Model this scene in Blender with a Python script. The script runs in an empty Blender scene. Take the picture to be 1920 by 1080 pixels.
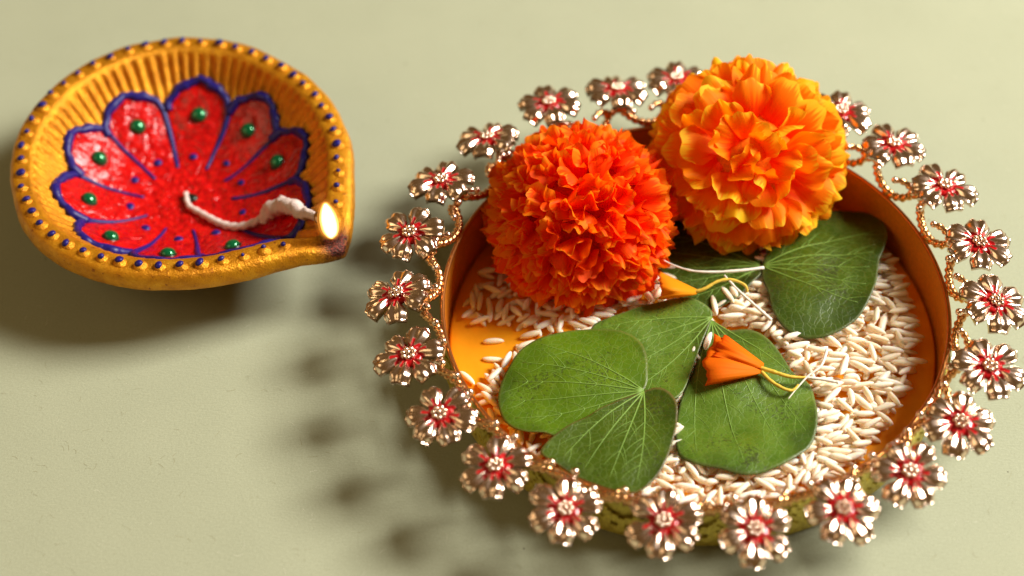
import bpy, math, random
import numpy as np
from mathutils import Vector, Matrix, noise as mnoise

rnd = random.Random(7)
scene = bpy.context.scene
COL = scene.collection
scene.unit_settings.scale_length = 0.01            # one unit is one centimetre
PI = math.pi

# ------------------------------------------------------------------ camera
PITCH, ROLL, FPX = 0.84285, -0.0263, 3445.2
CAM = Vector((-5.5497, -37.0066, 44.1733))
FW = Vector((0, math.cos(PITCH), -math.sin(PITCH)))
UP0 = Vector((0, math.sin(PITCH), math.cos(PITCH)))
RT0 = Vector((1, 0, 0))
RT = math.cos(ROLL) * RT0 + math.sin(ROLL) * UP0
UP = -math.sin(ROLL) * RT0 + math.cos(ROLL) * UP0
cam = bpy.data.cameras.new("camera")
camo = bpy.data.objects.new("camera", cam)
COL.objects.link(camo)
camo.matrix_world = Matrix(((RT.x, UP.x, -FW.x, CAM.x), (RT.y, UP.y, -FW.y, CAM.y),
                            (RT.z, UP.z, -FW.z, CAM.z), (0, 0, 0, 1)))
cam.sensor_width = 36
cam.lens = FPX / 1920 * 36
cam.clip_start, cam.clip_end = 1, 1000
cam.dof.use_dof = True
cam.dof.focus_distance = 55.6
cam.dof.aperture_fstop = 0.052
scene.camera = camo

# ------------------------------------------------------------------ light
world = bpy.data.worlds.new("World")
scene.world = world
world.use_nodes = True
bg = world.node_tree.nodes["Background"]
bg.inputs[0].default_value = (1.0, 0.60, 0.22, 1)
bg.inputs[1].default_value = 0.12


def area(name, loc, target, sx, sy, power, color):
    l = bpy.data.lights.new(name, 'AREA')
    l.shape = 'RECTANGLE'
    l.size, l.size_y, l.energy, l.color = sx, sy, power, color
    o = bpy.data.objects.new(name, l)
    COL.objects.link(o)
    o.location = loc
    o.rotation_euler = (Vector(target) - Vector(loc)).to_track_quat('-Z', 'Y').to_euler()
    return o


area("key_softbox", (121, 28, 114), (-4, 0, 0), 62, 62, 640000, (1.0, 0.955, 0.89))
area("added_fill", (-95, -22, 75), (-4, 0, 0), 80, 60, 25000, (1.0, 0.76, 0.44))  # added fill lamp, lifts and warms the shaded sides

vs = scene.view_settings
vs.view_transform, vs.look, vs.exposure, vs.gamma = 'Standard', 'None', 0.0, 1.0
scene.cycles.max_bounces = 10
scene.cycles.diffuse_bounces = 7
scene.cycles.caustics_reflective = False
scene.cycles.caustics_refractive = False


def at(px, py, z):
    """the point at height z that the photograph shows at that pixel (1920 x 1080)"""
    d = FW + RT * ((px - 960) / FPX) - UP * ((py - 540) / FPX)
    return CAM + d * ((z - CAM.z) / d.z)


def to_px(p):
    d = Vector(p) - CAM
    z = d.dot(FW)
    return 960 + FPX * d.dot(RT) / z, 540 - FPX * d.dot(UP) / z


# ------------------------------------------------------------------ helpers
def lin(r, g, b):
    return tuple(((c / 255) / 12.92 if c / 255 < .04045 else ((c / 255 + .055) / 1.055) ** 2.4) for c in (r, g, b)) + (1,)


class NT:
    def __init__(self, name):
        self.m = bpy.data.materials.new(name)
        self.m.use_nodes = True
        self.t = self.m.node_tree
        self.b = self.t.nodes["Principled BSDF"]
        self.out = self.t.nodes["Material Output"]

    def n(self, typ, **kw):
        nd = self.t.nodes.new(typ)
        for k, v in kw.items():
            setattr(nd, k, v)
        return nd

    def link(self, a, b):
        self.t.links.new(a, b)

    def set(self, **kw):
        for k, v in kw.items():
            self.b.inputs[k.replace('_', ' ')].default_value = v
        return self

    def coords(self, kind='Object'):
        return self.n('ShaderNodeTexCoord').outputs[kind]

    def noise(self, scale, detail=4, rough=.55, vec=None, dist=0):
        nd = self.n('ShaderNodeTexNoise')
        nd.inputs['Scale'].default_value = scale
        nd.inputs['Detail'].default_value = detail
        nd.inputs['Roughness'].default_value = rough
        nd.inputs['Distortion'].default_value = dist
        self.link(vec if vec else self.coords(), nd.inputs['Vector'])
        return nd.outputs['Fac']

    def ramp(self, fac, stops, interp='LINEAR'):
        nd = self.n('ShaderNodeValToRGB')
        cr = nd.color_ramp
        cr.interpolation = interp
        while len(cr.elements) < len(stops):
            cr.elements.new(0.5)
        for e, (p, c) in zip(cr.elements, stops):
            e.position = p
            e.color = c if len(c) == 4 else tuple(c) + (1,)
        self.link(fac, nd.inputs[0])
        return nd.outputs[0]

    def mix(self, fac, a, b, mode='MIX'):
        nd = self.n('ShaderNodeMix', data_type='RGBA', blend_type=mode)
        for inp, v in ((nd.inputs[0], fac), (nd.inputs[6], a), (nd.inputs[7], b)):
            if hasattr(v, 'links'):
                self.link(v, inp)
            else:
                inp.default_value = v
        return nd.outputs[2]

    def math(self, op, a, b=0.0, clamp=False):
        nd = self.n('ShaderNodeMath', operation=op, use_clamp=clamp)
        for inp, v in ((nd.inputs[0], a), (nd.inputs[1], b)):
            if hasattr(v, 'links'):
                self.link(v, inp)
            else:
                inp.default_value = v
        return nd.outputs[0]

    def attr(self, name, out='Fac'):
        nd = self.n('ShaderNodeAttribute', attribute_name=name)
        return nd.outputs[out]

    def rand(self):
        return self.n('ShaderNodeObjectInfo').outputs['Random']

    def bump(self, height, strength=.3, dist=.05):
        nd = self.n('ShaderNodeBump')
        nd.inputs['Strength'].default_value = strength
        nd.inputs['Distance'].default_value = dist
        self.link(height, nd.inputs['Height'])
        self.link(nd.outputs[0], self.b.inputs['Normal'])
        return nd

    def color(self, sock):
        self.link(sock, self.b.inputs['Base Color'])

    def translucent(self, colsock, amount):
        tr = self.n('ShaderNodeBsdfTranslucent')
        if hasattr(colsock, 'links'):
            self.link(colsock, tr.inputs[0])
        else:
            tr.inputs[0].default_value = colsock
        mx = self.n('ShaderNodeMixShader')
        mx.inputs[0].default_value = amount
        self.link(self.b.outputs[0], mx.inputs[1])
        self.link(tr.outputs[0], mx.inputs[2])
        self.link(mx.outputs[0], self.out.inputs[0])


def make_mesh(name, verts, faces, mat=None, smooth=True, attrs=None):
    me = bpy.data.meshes.new(name)
    me.from_pydata([tuple(v) for v in verts], [], faces)
    if smooth:
        me.polygons.foreach_set('use_smooth', [True] * len(me.polygons))
    for k, vals in (attrs or {}).items():
        a = me.attributes.new(k, 'FLOAT', 'POINT')
        a.data.foreach_set('value', np.asarray(vals, dtype=np.float32))
    if mat:
        me.materials.append(mat)
    me.update()
    return me


def link(name, me, parent=None, loc=None, mat4=None):
    o = bpy.data.objects.new(name, me)
    COL.objects.link(o)
    if parent:
        o.parent = parent
    if mat4 is not None:
        o.matrix_local = mat4
    if loc is not None:
        o.location = loc
    return o


def empty(name, loc=(0, 0, 0)):
    o = bpy.data.objects.new(name, None)
    o.empty_display_size = .5
    COL.objects.link(o)
    o.location = loc
    return o


def tag(o, label=None, cat=None, group=None, kind=None):
    for k, v in (('label', label), ('category', cat), ('group', group), ('kind', kind)):
        if v:
            o[k] = v
    return o


def grid_faces(nr, nc, closed_c=False, off=0):
    """faces of an nr x nc vertex grid, row-major"""
    f = []
    for i in range(nr - 1):
        for j in range(nc if closed_c else nc - 1):
            j2 = (j + 1) % nc
            f.append((off + i * nc + j, off + i * nc + j2, off + (i + 1) * nc + j2, off + (i + 1) * nc + j))
    return f


def catmull(pts, n, closed=False):
    P = [np.array(p, float) for p in pts]
    m = len(P)
    out = []
    seg = m if closed else m - 1
    for k in range(n):
        t = k / n * seg if closed else k / (n - 1) * seg
        i = min(int(t), seg - 1)
        u = t - i
        if closed:
            a, b, c, d = P[(i - 1) % m], P[i % m], P[(i + 1) % m], P[(i + 2) % m]
        else:
            a, b, c, d = P[max(i - 1, 0)], P[i], P[i + 1], P[min(i + 2, m - 1)]
        out.append(.5 * (2 * b + (c - a) * u + (2 * a - 5 * b + 4 * c - d) * u * u + (3 * b - a - 3 * c + d) * u ** 3))
    return out


def tube(pts, rad, seg=8, lobes=0, depth=0., twist=0., flat=1.0, cap=True):
    """verts, faces of a tube along pts; rad a number or list; lobes/twist make a rope"""
    pts = [Vector(p) for p in pts]
    n = len(pts)
    V, F = [], []
    T = [(pts[min(i + 1, n - 1)] - pts[max(i - 1, 0)]).normalized() for i in range(n)]
    up = Vector((0, 0, 1)) if abs(T[0].z) < .9 else Vector((1, 0, 0))
    s = 0
    nrm = (up - T[0] * up.dot(T[0])).normalized()
    for i in range(n):
        nrm = (nrm - T[i] * nrm.dot(T[i])).normalized()
        bn = T[i].cross(nrm)
        if i:
            s += (pts[i] - pts[i - 1]).length
        r = rad[i] if hasattr(rad, '__len__') else rad
        for k in range(seg):
            a = 2 * PI * k / seg
            rr = r * (1 + depth * math.cos(lobes * (a - twist * s))) if lobes else r
            V.append(pts[i] + (bn * math.cos(a) + nrm * math.sin(a) * flat) * rr)
    F = grid_faces(n, seg, True)
    if cap:
        F.append(tuple(range(seg))[::-1])
        F.append(tuple(range((n - 1) * seg, n * seg)))
    return V, F


def ball(c, r, nu=10, nv=7, sx=1, sy=1, sz=1):
    V, F = [], []
    c = Vector(c)
    for i in range(nv + 1):
        ph = PI * i / nv
        for j in range(nu):
            th = 2 * PI * j / nu
            V.append(c + Vector((sx * math.sin(ph) * math.cos(th), sy * math.sin(ph) * math.sin(th), sz * math.cos(ph))) * r)
    F = [f[::-1] for f in grid_faces(nv + 1, nu, True)]
    return V, F


def join(parts):
    V, F = [], []
    for v, f in parts:
        o = len(V)
        V += list(v)
        F += [tuple(i + o for i in q) for q in f]
    return V, F


def smooth01(a, b, x):
    t = min(1, max(0, (x - a) / (b - a)))
    return t * t * (3 - 2 * t)


# ------------------------------------------------------------------ materials
def mat_paper():
    m = NT("khaki_paper").set(Roughness=.85, Specular_IOR_Level=.25)
    fine = m.noise(14, 5, .7)
    blot = m.noise(.35, 3, .5)
    fib = m.n('ShaderNodeTexNoise')
    mp = m.n('ShaderNodeMapping')
    mp.inputs['Scale'].default_value = (2.2, 9, 4)
    mp.inputs['Rotation'].default_value = (0, 0, .5)
    m.link(m.coords(), mp.inputs[0])
    m.link(mp.outputs[0], fib.inputs['Vector'])
    fib.inputs['Scale'].default_value = 2.2
    fib.inputs['Detail'].default_value = 6
    c = m.ramp(fine, [(.25, (.345, .362, .245)), (.75, (.435, .458, .315))])
    c = m.mix(.22, c, m.ramp(blot, [(.3, (.86, .86, .82)), (.7, (1.08, 1.07, 1.05))]), 'MULTIPLY')
    speck = m.ramp(m.noise(30, 2, .5), [(.765, (1, 1, 1)), (.80, (.55, .45, .3))])
    c = m.mix(1, c, speck, 'MULTIPLY')
    m.color(c)
    m.bump(m.math('ADD', fine, fib.outputs['Fac']), .28, .03)
    return m.m


def mat_gold_paint():
    m = NT("gold_paint").set(Roughness=.36, Metallic=.6, Specular_IOR_Level=.5)
    n1 = m.noise(2.2, 5, .6)
    n2 = m.noise(16, 3, .6)
    c = m.ramp(n1, [(.3, (.56, .20, .005)), (.55, (.76, .31, .008)), (.75, (.88, .42, .02))])
    # paint worn through to the clay in flecks
    c = m.mix(m.ramp(m.noise(5.5, 6, .7), [(.60, (0, 0, 0)), (.67, (1, 1, 1))]), c, (.33, .075, .010, 1))
    # soot at the burnt spout
    soot = m.attr('soot')
    sn = m.math('MULTIPLY', soot, m.math('ADD', m.noise(3.5, 5, .7), .55), True)
    c = m.mix(m.ramp(sn, [(.30, (0, 0, 0)), (.75, (1, 1, 1))]), c, m.ramp(n2, [(.4, (.012, .006, .004)), (.62, (.14, .02, .008))]))
    m.color(c)
    m.link(m.ramp(n2, [(.3, (.28,) * 3), (.7, (.48,) * 3)]), m.b.inputs['Roughness'])
    m.bump(m.math('ADD', m.math('MULTIPLY', m.noise(5.5, 6, .7), 1.2), n2), .5, .07)
    return m.m


def mat_red_paint():
    m = NT("glossy_red_paint").set(Roughness=.24, Specular_IOR_Level=.35, Coat_Weight=.12, Coat_Roughness=.06)
    sw = m.noise(1.7, 2, .5, dist=1.6)
    n2 = m.noise(4.5, 3, .5)
    m.color(m.ramp(n2, [(.3, (.36, .002, .003)), (.55, (.58, .004, .004)), (.8, (.74, .015, .008))]))
    m.bump(m.math('ADD', sw, m.math('MULTIPLY', n2, .25)), .7, .2)
    return m.m


def mat_simple(name, col, rough, metal=0., spec=.5, bump=None, var=.0):
    m = NT(name).set(Roughness=rough, Metallic=metal, Specular_IOR_Level=spec)
    n = m.noise(9, 4, .6)
    lo = tuple(c * (1 - var) for c in col[:3])
    hi = tuple(min(1, c * (1 + var)) for c in col[:3])
    m.color(m.ramp(n, [(.3, lo), (.7, hi)]))
    if bump:
        m.bump(n, bump, .03)
    return m.m


def mat_tray():
    m = NT("orange_brass").set(Roughness=.36, Metallic=.25, Specular_IOR_Level=.5)
    mp = m.n('ShaderNodeMapping')
    mp.inputs['Scale'].default_value = (1, 1, 1)
    m.link(m.coords(), mp.inputs[0])
    n = m.noise(.8, 4, .6, mp.outputs[0])
    n2 = m.noise(22, 3, .6)
    m.color(m.ramp(n, [(.3, (.94, .36, .006)), (.7, (.99, .43, .010))]))
    m.link(m.ramp(n2, [(.3, (.32,) * 3), (.7, (.46,) * 3)]), m.b.inputs['Roughness'])
    m.bump(n2, .05, .02)
    return m.m


def mat_rose_gold(name='rose_gold', enamel=True):
    m = NT(name).set(Roughness=.22, Metallic=1.0)
    n = m.noise(6, 4, .6)
    metal = m.ramp(n, [(.3, (.88, .62, .46)), (.7, (.97, .78, .64))])
    if enamel:
        e = m.ramp(m.math('ADD', m.attr('enamel'), m.math('MULTIPLY', m.math('SUBTRACT', n, .5), .7)),
                   [(.45, (0, 0, 0)), (.6, (1, 1, 1))])
        m.color(m.mix(e, metal, (.50, .008, .010, 1)))
        m.link(m.math('SUBTRACT', 1.0, e), m.b.inputs['Metallic'])
    else:
        m.color(metal)
    m.bump(m.noise(9, 2, .5), .12, .04)
    return m.m


def mat_petal(name, base, mid, tip):
    m = NT(name).set(Roughness=.6, Specular_IOR_Level=.15)
    s = m.attr('along')
    r = m.rand()
    st = m.n('ShaderNodeTexNoise')
    cmb = m.n('ShaderNodeCombineXYZ')
    m.link(m.math('MULTIPLY', m.attr('across'), 5.5), cmb.inputs[0])
    m.link(m.math('MULTIPLY', s, .8), cmb.inputs[1])
    m.link(m.math('MULTIPLY', r, 40), cmb.inputs[2])
    m.link(cmb.outputs[0], st.inputs['Vector'])
    st.inputs['Scale'].default_value = 1.6
    st.inputs['Detail'].default_value = 3
    f = m.math('ADD', s, m.math('MULTIPLY', m.math('SUBTRACT', r, .5), .35))
    f = m.math('ADD', f, m.math('MULTIPLY', m.math('SUBTRACT', st.outputs['Fac'], .5), .7))
    c = m.ramp(f, [(.3, base), (.7, mid), (.88, mid), (1.0, tip)])
    m.color(c)
    m.bump(st.outputs['Fac'], .35, .05)
    m.translucent(c, .46)
    return m.m


def mat_leaf(name, dark, light, dust):
    m = NT(name).set(Roughness=.40, Specular_IOR_Level=.38)
    vo = m.n('ShaderNodeTexVoronoi', feature='DISTANCE_TO_EDGE')
    vo.inputs['Scale'].default_value = 5.5
    w = m.n('ShaderNodeTexNoise')
    w.inputs['Scale'].default_value = 2.5
    m.link(m.coords(), w.inputs['Vector'])
    vm = m.mix(.12, m.coords(), w.outputs['Color'])
    m.link(vm, vo.inputs['Vector'])
    vo2 = m.n('ShaderNodeTexVoronoi', feature='DISTANCE_TO_EDGE')
    vo2.inputs['Scale'].default_value = 14
    m.link(vm, vo2.inputs['Vector'])
    net = m.ramp(vo.outputs['Distance'], [(0.0, (1, 1, 1)), (.10, (0, 0, 0))], 'EASE')
    net2 = m.ramp(vo2.outputs['Distance'], [(0.0, (1, 1, 1)), (.09, (0, 0, 0))])
    n = m.noise(1.1, 5, .65)
    c = m.ramp(n, [(.3, dark), (.7, light)])
    c = m.mix(m.math('MULTIPLY', net, .12), c, (.30, .42, .12, 1))
    c = m.mix(m.math('MULTIPLY', net2, .06), c, (.20, .30, .07, 1))
    br = m.ramp(m.math('MULTIPLY', m.noise(.55, 4, .6), m.math('ADD', m.attr('rim'), .35)), [(.55, (0, 0, 0)), (.78, (1, 1, 1))])
    c = m.mix(m.math('MULTIPLY', br, .75), c, tuple(v * .42 for v in dark[:3]) + (1,))
    yl = m.ramp(m.noise(.8, 2, .5), [(.52, (0, 0, 0)), (.75, (1, 1, 1))])
    c = m.mix(m.math('MULTIPLY', yl, .3), c, (light[0] * 1.5, light[1] * 1.15, light[2] * .8, 1))
    # rubbed dark flecks
    fl = m.ramp(m.math('MULTIPLY', m.noise(11, 4, .7), m.math('ADD', m.noise(.7, 2, .5), .45)), [(.56, (0, 0, 0)), (.64, (1, 1, 1))])
    c = m.mix(m.math('MULTIPLY', fl, .65), c, (.03, .03, .012, 1))
    edge = m.ramp(m.attr('rim'), [(.955, (0, 0, 0)), (.985, (1, 1, 1))])
    c = m.mix(m.math('MULTIPLY', edge, .45), c, dust)
    m.color(c)
    m.bump(m.math('ADD', m.math('MULTIPLY', m.math('ADD', net, m.math('MULTIPLY', net2, .2)), -.5), m.math('MULTIPLY', n, 1.8)), .24, .05)
    m.translucent(c, .12)
    return m.m


def mat_rice():
    m = NT("rice_ivory").set(Roughness=.38, Specular_IOR_Level=.4, Subsurface_Weight=.55, Subsurface_Scale=.25)
    m.b.inputs['Subsurface Radius'].default_value = (1.0, .6, .35)
    f = m.math('ADD', m.math('MULTIPLY', m.noise(3, 3, .6), .6), m.math('MULTIPLY', m.rand(), .4))
    m.color(m.ramp(f, [(.25, (.96, .77, .55)), (.6, (.98, .85, .68)), (.85, (.99, .92, .81))]))
    m.bump(m.noise(14, 2, .5), .06, .02)
    return m.m


def mat_emit(name, col, strength, mixt=None):
    m = NT(name)
    em = m.n('ShaderNodeEmission')
    em.inputs[0].default_value = col
    em.inputs[1].default_value = strength
    if mixt is None:
        m.link(em.outputs[0], m.out.inputs[0])
    else:
        tr = m.n('ShaderNodeBsdfTransparent')
        mx = m.n('ShaderNodeMixShader')
        mx.inputs[0].default_value = mixt
        m.link(tr.outputs[0], mx.inputs[1])
        m.link(em.outputs[0], mx.inputs[2])
        m.link(mx.outputs[0], m.out.inputs[0])
    return m.m


PAPER = mat_paper()
GOLDP = mat_gold_paint()
REDP = mat_red_paint()
BLUEP = mat_simple("blue_paint", (.013, .008, .14), .4, 0, .35, .3, .35)
GEM = mat_simple("green_glass", (.004, .15, .045), .06, .4, .8)
GEMSET = mat_simple("dark_setting", (.012, .02, .012), .3, .3)
BRASS = mat_tray()
WALLB = mat_simple("darkened_brass_wall", (.84, .30, .024), .32, .35, .5, .05, .12)  # tray brass with the inner wall's dark reflection put into its colour
RIMB = mat_simple("copper_rim", (.62, .25, .07), .3, .9, .5, .08, .1)
BAND = mat_simple("yellow_filigree", (.84, .64, .11), .4, .3, .5, .3, .3)
ROPE = mat_simple("copper_rope", (.80, .42, .17), .25, .95, .5, .1, .15)
ROSE = mat_rose_gold()
ROSEP = mat_rose_gold('rose_gold_plain', False)
ENAMEL = mat_simple("red_enamel", (.50, .008, .010), .16, 0, .6, .2, .25)
COTTON = mat_simple("white_cotton", (.68, .55, .50), .9, 0, .1, .6, .12)
CHAR = mat_simple("charred_cotton", (.02, .012, .01), .9, 0, .1, .8, .5)
RICE = mat_rice()

# ------------------------------------------------------------------ table surface
n = 40
V = [(x * 200 / n - 100 - 4, y * 200 / n - 100, 0) for y in range(n + 1) for x in range(n + 1)]
tab = link("tabletop", make_mesh("tabletop", V, grid_faces(n + 1, n + 1), PAPER))
tag(tab, kind='structure')
# short hairs pressed into the paper
V, F = [], []
for i in range(1500):
    x, y, a = rnd.uniform(-24, 14), rnd.uniform(-12, 18), rnd.gauss(.3, .9)
    l, w, c = rnd.uniform(.08, .32), rnd.uniform(.002, .0055), rnd.gauss(0, 1.4)
    o = len(V)
    for k in range(5):
        aa = a + c * k / 4
        V += [(x - w * math.sin(aa), y + w * math.cos(aa), .0035), (x + w * math.sin(aa), y - w * math.cos(aa), .0035)]
        x += math.cos(aa) * l / 4
        y += math.sin(aa) * l / 4
    F += [(o + 2 * k, o + 2 * k + 1, o + 2 * k + 3, o + 2 * k + 2) for k in range(4)]
hm = NT("paper_hair").set(Roughness=.9, Specular_IOR_Level=.1)
hm.color(hm.ramp(hm.noise(.9, 2), [(.40, (.27, .24, .13)), (.5, (.36, .35, .21)), (.58, (.66, .66, .50))]))
tag(link("paper_fibres", make_mesh("paper_fibres", V, F, hm.m), tab), kind='stuff')
V, F = [], []
for i in range(26):
    b = ball((rnd.uniform(-22, 12), rnd.uniform(-10, 16), 0), rnd.uniform(.012, .03), 6, 4, 1, rnd.uniform(.6, 1), .5)
    V, F = join([(V, F), b])
tag(link("paper_specks", make_mesh("paper_specks", V, F, mat_simple("dark_speck", (.05, .03, .015), .9)), tab), kind='stuff')

# ------------------------------------------------------------------ clay oil lamp
LC = Vector((-16.33, 6.156, 0))
TH = [-170, -149, -135, -123, -106, -89, -78, -64, -55, -48, -43, -38, -33, -27, -18, -8, 12, 33, 54, 76, 94, 111, 128, 146, 168, 190]
RR = [5.2, 5.32, 5.42, 5.44, 5.48, 5.56, 5.66, 5.86, 6.06, 6.34, 6.72, 7.0, 6.78, 6.42, 6.0, 5.73, 5.42, 5.26, 5.25, 5.42, 5.5, 5.55, 5.49, 5.4, 5.29, 5.2]


def lamp_rad(deg):
    return float(np.interp((deg + 170) % 360 - 170, TH, RR))


PROF_IN = [(0, .5), (.2, .52), (.35, .68), (.5, 1.0), (.65, 1.5), (.76, 2.05), (.84, 2.65), (.87, 2.93), (.89, 3.0)]


def lamp_in(deg, q):
    z = float(np.interp(q, [a for a, b in PROF_IN], [b for a, b in PROF_IN]))
    return z


def spout_w(deg):
    d = (deg + 38 + 180) % 360 - 180
    return math.exp(-(d / 6.5) ** 2)


def lamp_pt(deg, q, lift=0.):
    """a point on the inner surface, lift along its normal"""
    r = lamp_rad(deg) * q
    z = lamp_in(deg, q) - .28 * spout_w(deg) * smooth01(.7, .9, q)
    dz = (lamp_in(deg, q + .02) - lamp_in(deg, q - .02)) / (.04 * 5.4) if q > .03 else 0
    nl = math.hypot(1, dz)
    a = math.radians(deg)
    r -= lift * dz / nl
    z += lift / nl
    return Vector((r * math.cos(a), r * math.sin(a), z))


lamp = tag(empty("oil_lamp", LC), "gold painted clay oil lamp with red petals inside and one pointed spout", "oil lamp")
NA = 432
V, F, soot = [], [], []
outer = [(.0, .0, 0), (.40, .0, 0), (.43, .04, 0), (.45, .3, .0), (.56, .72, .1), (.70, 1.15, .35), (.83, 1.6, .7), (.92, 2.0, .95),
         (.955, 2.2, 1), (.975, 2.28, 1), (1.005, 2.33, 1), (1.02, 2.42, 1), (1.02, 2.6, 1), (1.015, 2.8, 1), (1.0, 2.95, 1), (.985, 3.0, 1), (.955, 3.01, 1), (.925, 3.01, 1), (.905, 3.01, 1)]
inner_q = [.89, .88, .87, .86, .845, .83, .81, .79, .77, .745, .72, .69, .65, .6, .55, .5, .44, .38, .3, .2, .1, .0]
rows = [('o',) + t for t in outer] + [('i', q, 0, 1) for q in inner_q]
for kind, q, z0, w in rows:
    for j in range(NA):
        deg = 360 * j / NA - 180
        a = math.radians(deg)
        R = 5.35 + (lamp_rad(deg) - 5.35) * w
        r = R * q
        z = z0
        if kind == 'i':
            z = lamp_in(deg, q)
            fl = smooth01(.60, .70, q) * (1 - smooth01(.84, .875, q))
            r *= 1 + .019 * fl * math.cos(math.radians(deg) * 76 + .6 * math.sin(deg * .2))
        elif .4 < q < .95 and z < 2.25:
            r *= 1 + .012 * math.cos(a * 40) * smooth01(.3, 1.2, z)
        z -= .28 * spout_w(deg) * smooth01(2.0, 2.9, z)
        p = Vector((r * math.cos(a), r * math.sin(a), z))
        nn = mnoise.noise(p * .9 + Vector((3, 1, 7)))
        n2 = mnoise.noise(p * 3.1)
        k = smooth01(.3, .6, z)
        p += Vector((math.cos(a), math.sin(a), .4)) * (.045 * nn + .014 * n2) * k
        V.append(p)
        d = (p - lamp_pt(-38, .97)).length
        soot.append(max(0, 1 - d / 1.25) if z > 1.9 else 0)
F = [f for f in grid_faces(len(rows), NA, True)]
link("clay_bowl", make_mesh("clay_bowl", V, F, GOLDP, True, {'soot': soot}), lamp)

# bumps along the rim with a dab of blue paint each
NB = 52
bead_me = []
for i in range(3):
    V, F = ball((0, 0, 0), .21 + .01 * i, 12, 8, 1, 1, .72)
    V = [v * (1 + .08 * mnoise.noise(v * 6 + Vector((i * 9, 0, 0)))) for v in V]
    bead_me.append(make_mesh("rim_bead", V, F, GOLDP, True, {'soot': [0] * len(V)}))
V, F = ball((0, 0, 0), .145, 10, 6, 1, 1, .6)
dab_me = make_mesh("paint_dab", V, F, BLUEP)
per, acc = [], 0
degs = [d - 30.0 for d in range(0, 361, 1)]
for d in degs:
    per.append(acc)
    acc += math.radians(1) * lamp_rad(d)
for i in range(NB):
    d = float(np.interp(acc * (i + .5) / NB, per, degs))
    if abs((d + 38 + 180) % 360 - 180) < 6:
        continue
    p = lamp_pt(d, .94)
    p.z = 3.0 - .28 * spout_w(d)
    b = link("rim_bead", bead_me[i % 3], lamp)
    b.location = p + Vector((rnd.uniform(-.02, .02), rnd.uniform(-.02, .02), -.05))
    s = rnd.uniform(.85, 1.1)
    b.scale = (s, s, s)
    b.rotation_euler = (0, 0, rnd.uniform(0, 6))
    dd = abs((d + 38 + 180) % 360 - 180)
    dab = link("paint_dab", dab_me, b)
    tilt = Vector((-.35 + rnd.uniform(-.25, .25), .25 + rnd.uniform(-.25, .25), 1)).normalized()
    inv = Matrix.Rotation(-b.rotation_euler.z, 3, 'Z')
    tilt = inv @ tilt
    dab.location = tilt * .158
    dab.rotation_euler = tilt.to_track_quat('Z', 'Y').to_euler()
    q = rnd.uniform(.65, 1.15) * (.6 if dd < 25 else 1)
    dab.scale = (q, q * rnd.uniform(.8, 1.2), 1)

# red painted petals, blue outlines, green stones, blue dots
PT0 = 86.5


def petal_half(q, tip):
    """half angle of the petal at radius q"""
    if q < .30:
        return 17.6
    if q < .635:
        return 17.8
    t = (q - .635) / (tip - .635)
    return 17.8 * max(0, 1 - t ** 2.0) ** .82


for k in range(10):
    c = PT0 + 36 * k + rnd.uniform(-1.2, 1.2)
    tip = .772 + rnd.uniform(-.008, .015) + (.02 if k in (8, 9) else 0)
    nr, nc = 26, 17
    V = []
    for i in range(nr):
        q = .13 + (tip - .012 - .13) * i / (nr - 1)
        h = petal_half(q, tip)
        for j in range(nc):
            u = j / (nc - 1) * 2 - 1
            bulge = .03 + .075 * (1 - u ** 4) * smooth01(.2, .4, q) * (1 - smooth01(tip - .06, tip, q)) + .012 * smooth01(.1, .2, q)
            pp = lamp_pt(c + u * h, q, bulge)
            bulge += .028 * mnoise.noise(pp * 2.4 + Vector((k, 0, 0))) * (1 - u * u)
            # a raised eye ring round the stone
            dq, du = (q - .605) * 5.4, math.radians(u * h) * 5.4 * q
            e = math.hypot(dq * .8, du)
            bulge += .05 * math.exp(-((e - .42) / .12) ** 2)
            V.append(lamp_pt(c + u * h, q, bulge))
    link("painted_petal", make_mesh("painted_petal", V, grid_faces(nr, nc), REDP), lamp)
    # outline stroke: along one side and over the tip
    path = [(c - 18, .27), (c - 18.1, .36), (c - 17.9, .46), (c - 18, .55), (c - 18, .64)]
    for s in range(1, 24):
        u = -1 + 2 * s / 24
        lo, hi = .635, tip
        t = (1 - abs(u) ** (1 / .82)) ** (1 / 2.0)
        path.append((c + u * 17.8, lo + (hi - lo) * t))
    path.append((c + 18, .64))
    pts = [lamp_pt(d + .5 * math.sin(i * 1.7 + k), q + .003 * math.sin(i * .9 + k), .045) for i, (d, q) in enumerate(path)]
    pts = catmull(pts, 90)
    rad = [(.06 + .10 * smooth01(0, 26, i)) * (1 + .16 * math.sin(i * .21 + k)) for i in range(90)]
    V, F = tube(pts, rad, 8)
    link("petal_outline", make_mesh("petal_outline", V, F, BLUEP), lamp)
    # stone
    p = lamp_pt(c, .60, .10)
    nrm = (lamp_pt(c, .60, .2) - p).normalized()
    q3 = nrm.to_track_quat('Z', 'Y').to_matrix().to_4x4()
    V, F = ball((0, 0, 0), .265, 14, 9, 1, 1, .75)
    st = link("stone_setting", make_mesh("stone_setting", *ball((0, 0, 0), .315, 14, 6, 1, 1, .35), GEMSET), lamp, mat4=Matrix.Translation(p) @ q3)
    link("green_stone", make_mesh("green_stone", V, F, GEM), st, loc=(0, 0, .05))
    # dot
    p = lamp_pt(c + rnd.uniform(-2, 2), .36 + rnd.uniform(-.02, .02), .10)
    V, F = ball((0, 0, 0), .16 * rnd.uniform(.85, 1.1), 12, 6, 1, 1, .45)
    d = link("painted_dot", make_mesh("painted_dot", V, F, BLUEP), lamp, mat4=Matrix.Translation(p))
    d.scale = (1, rnd.uniform(.8, 1.1), 1)
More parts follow.
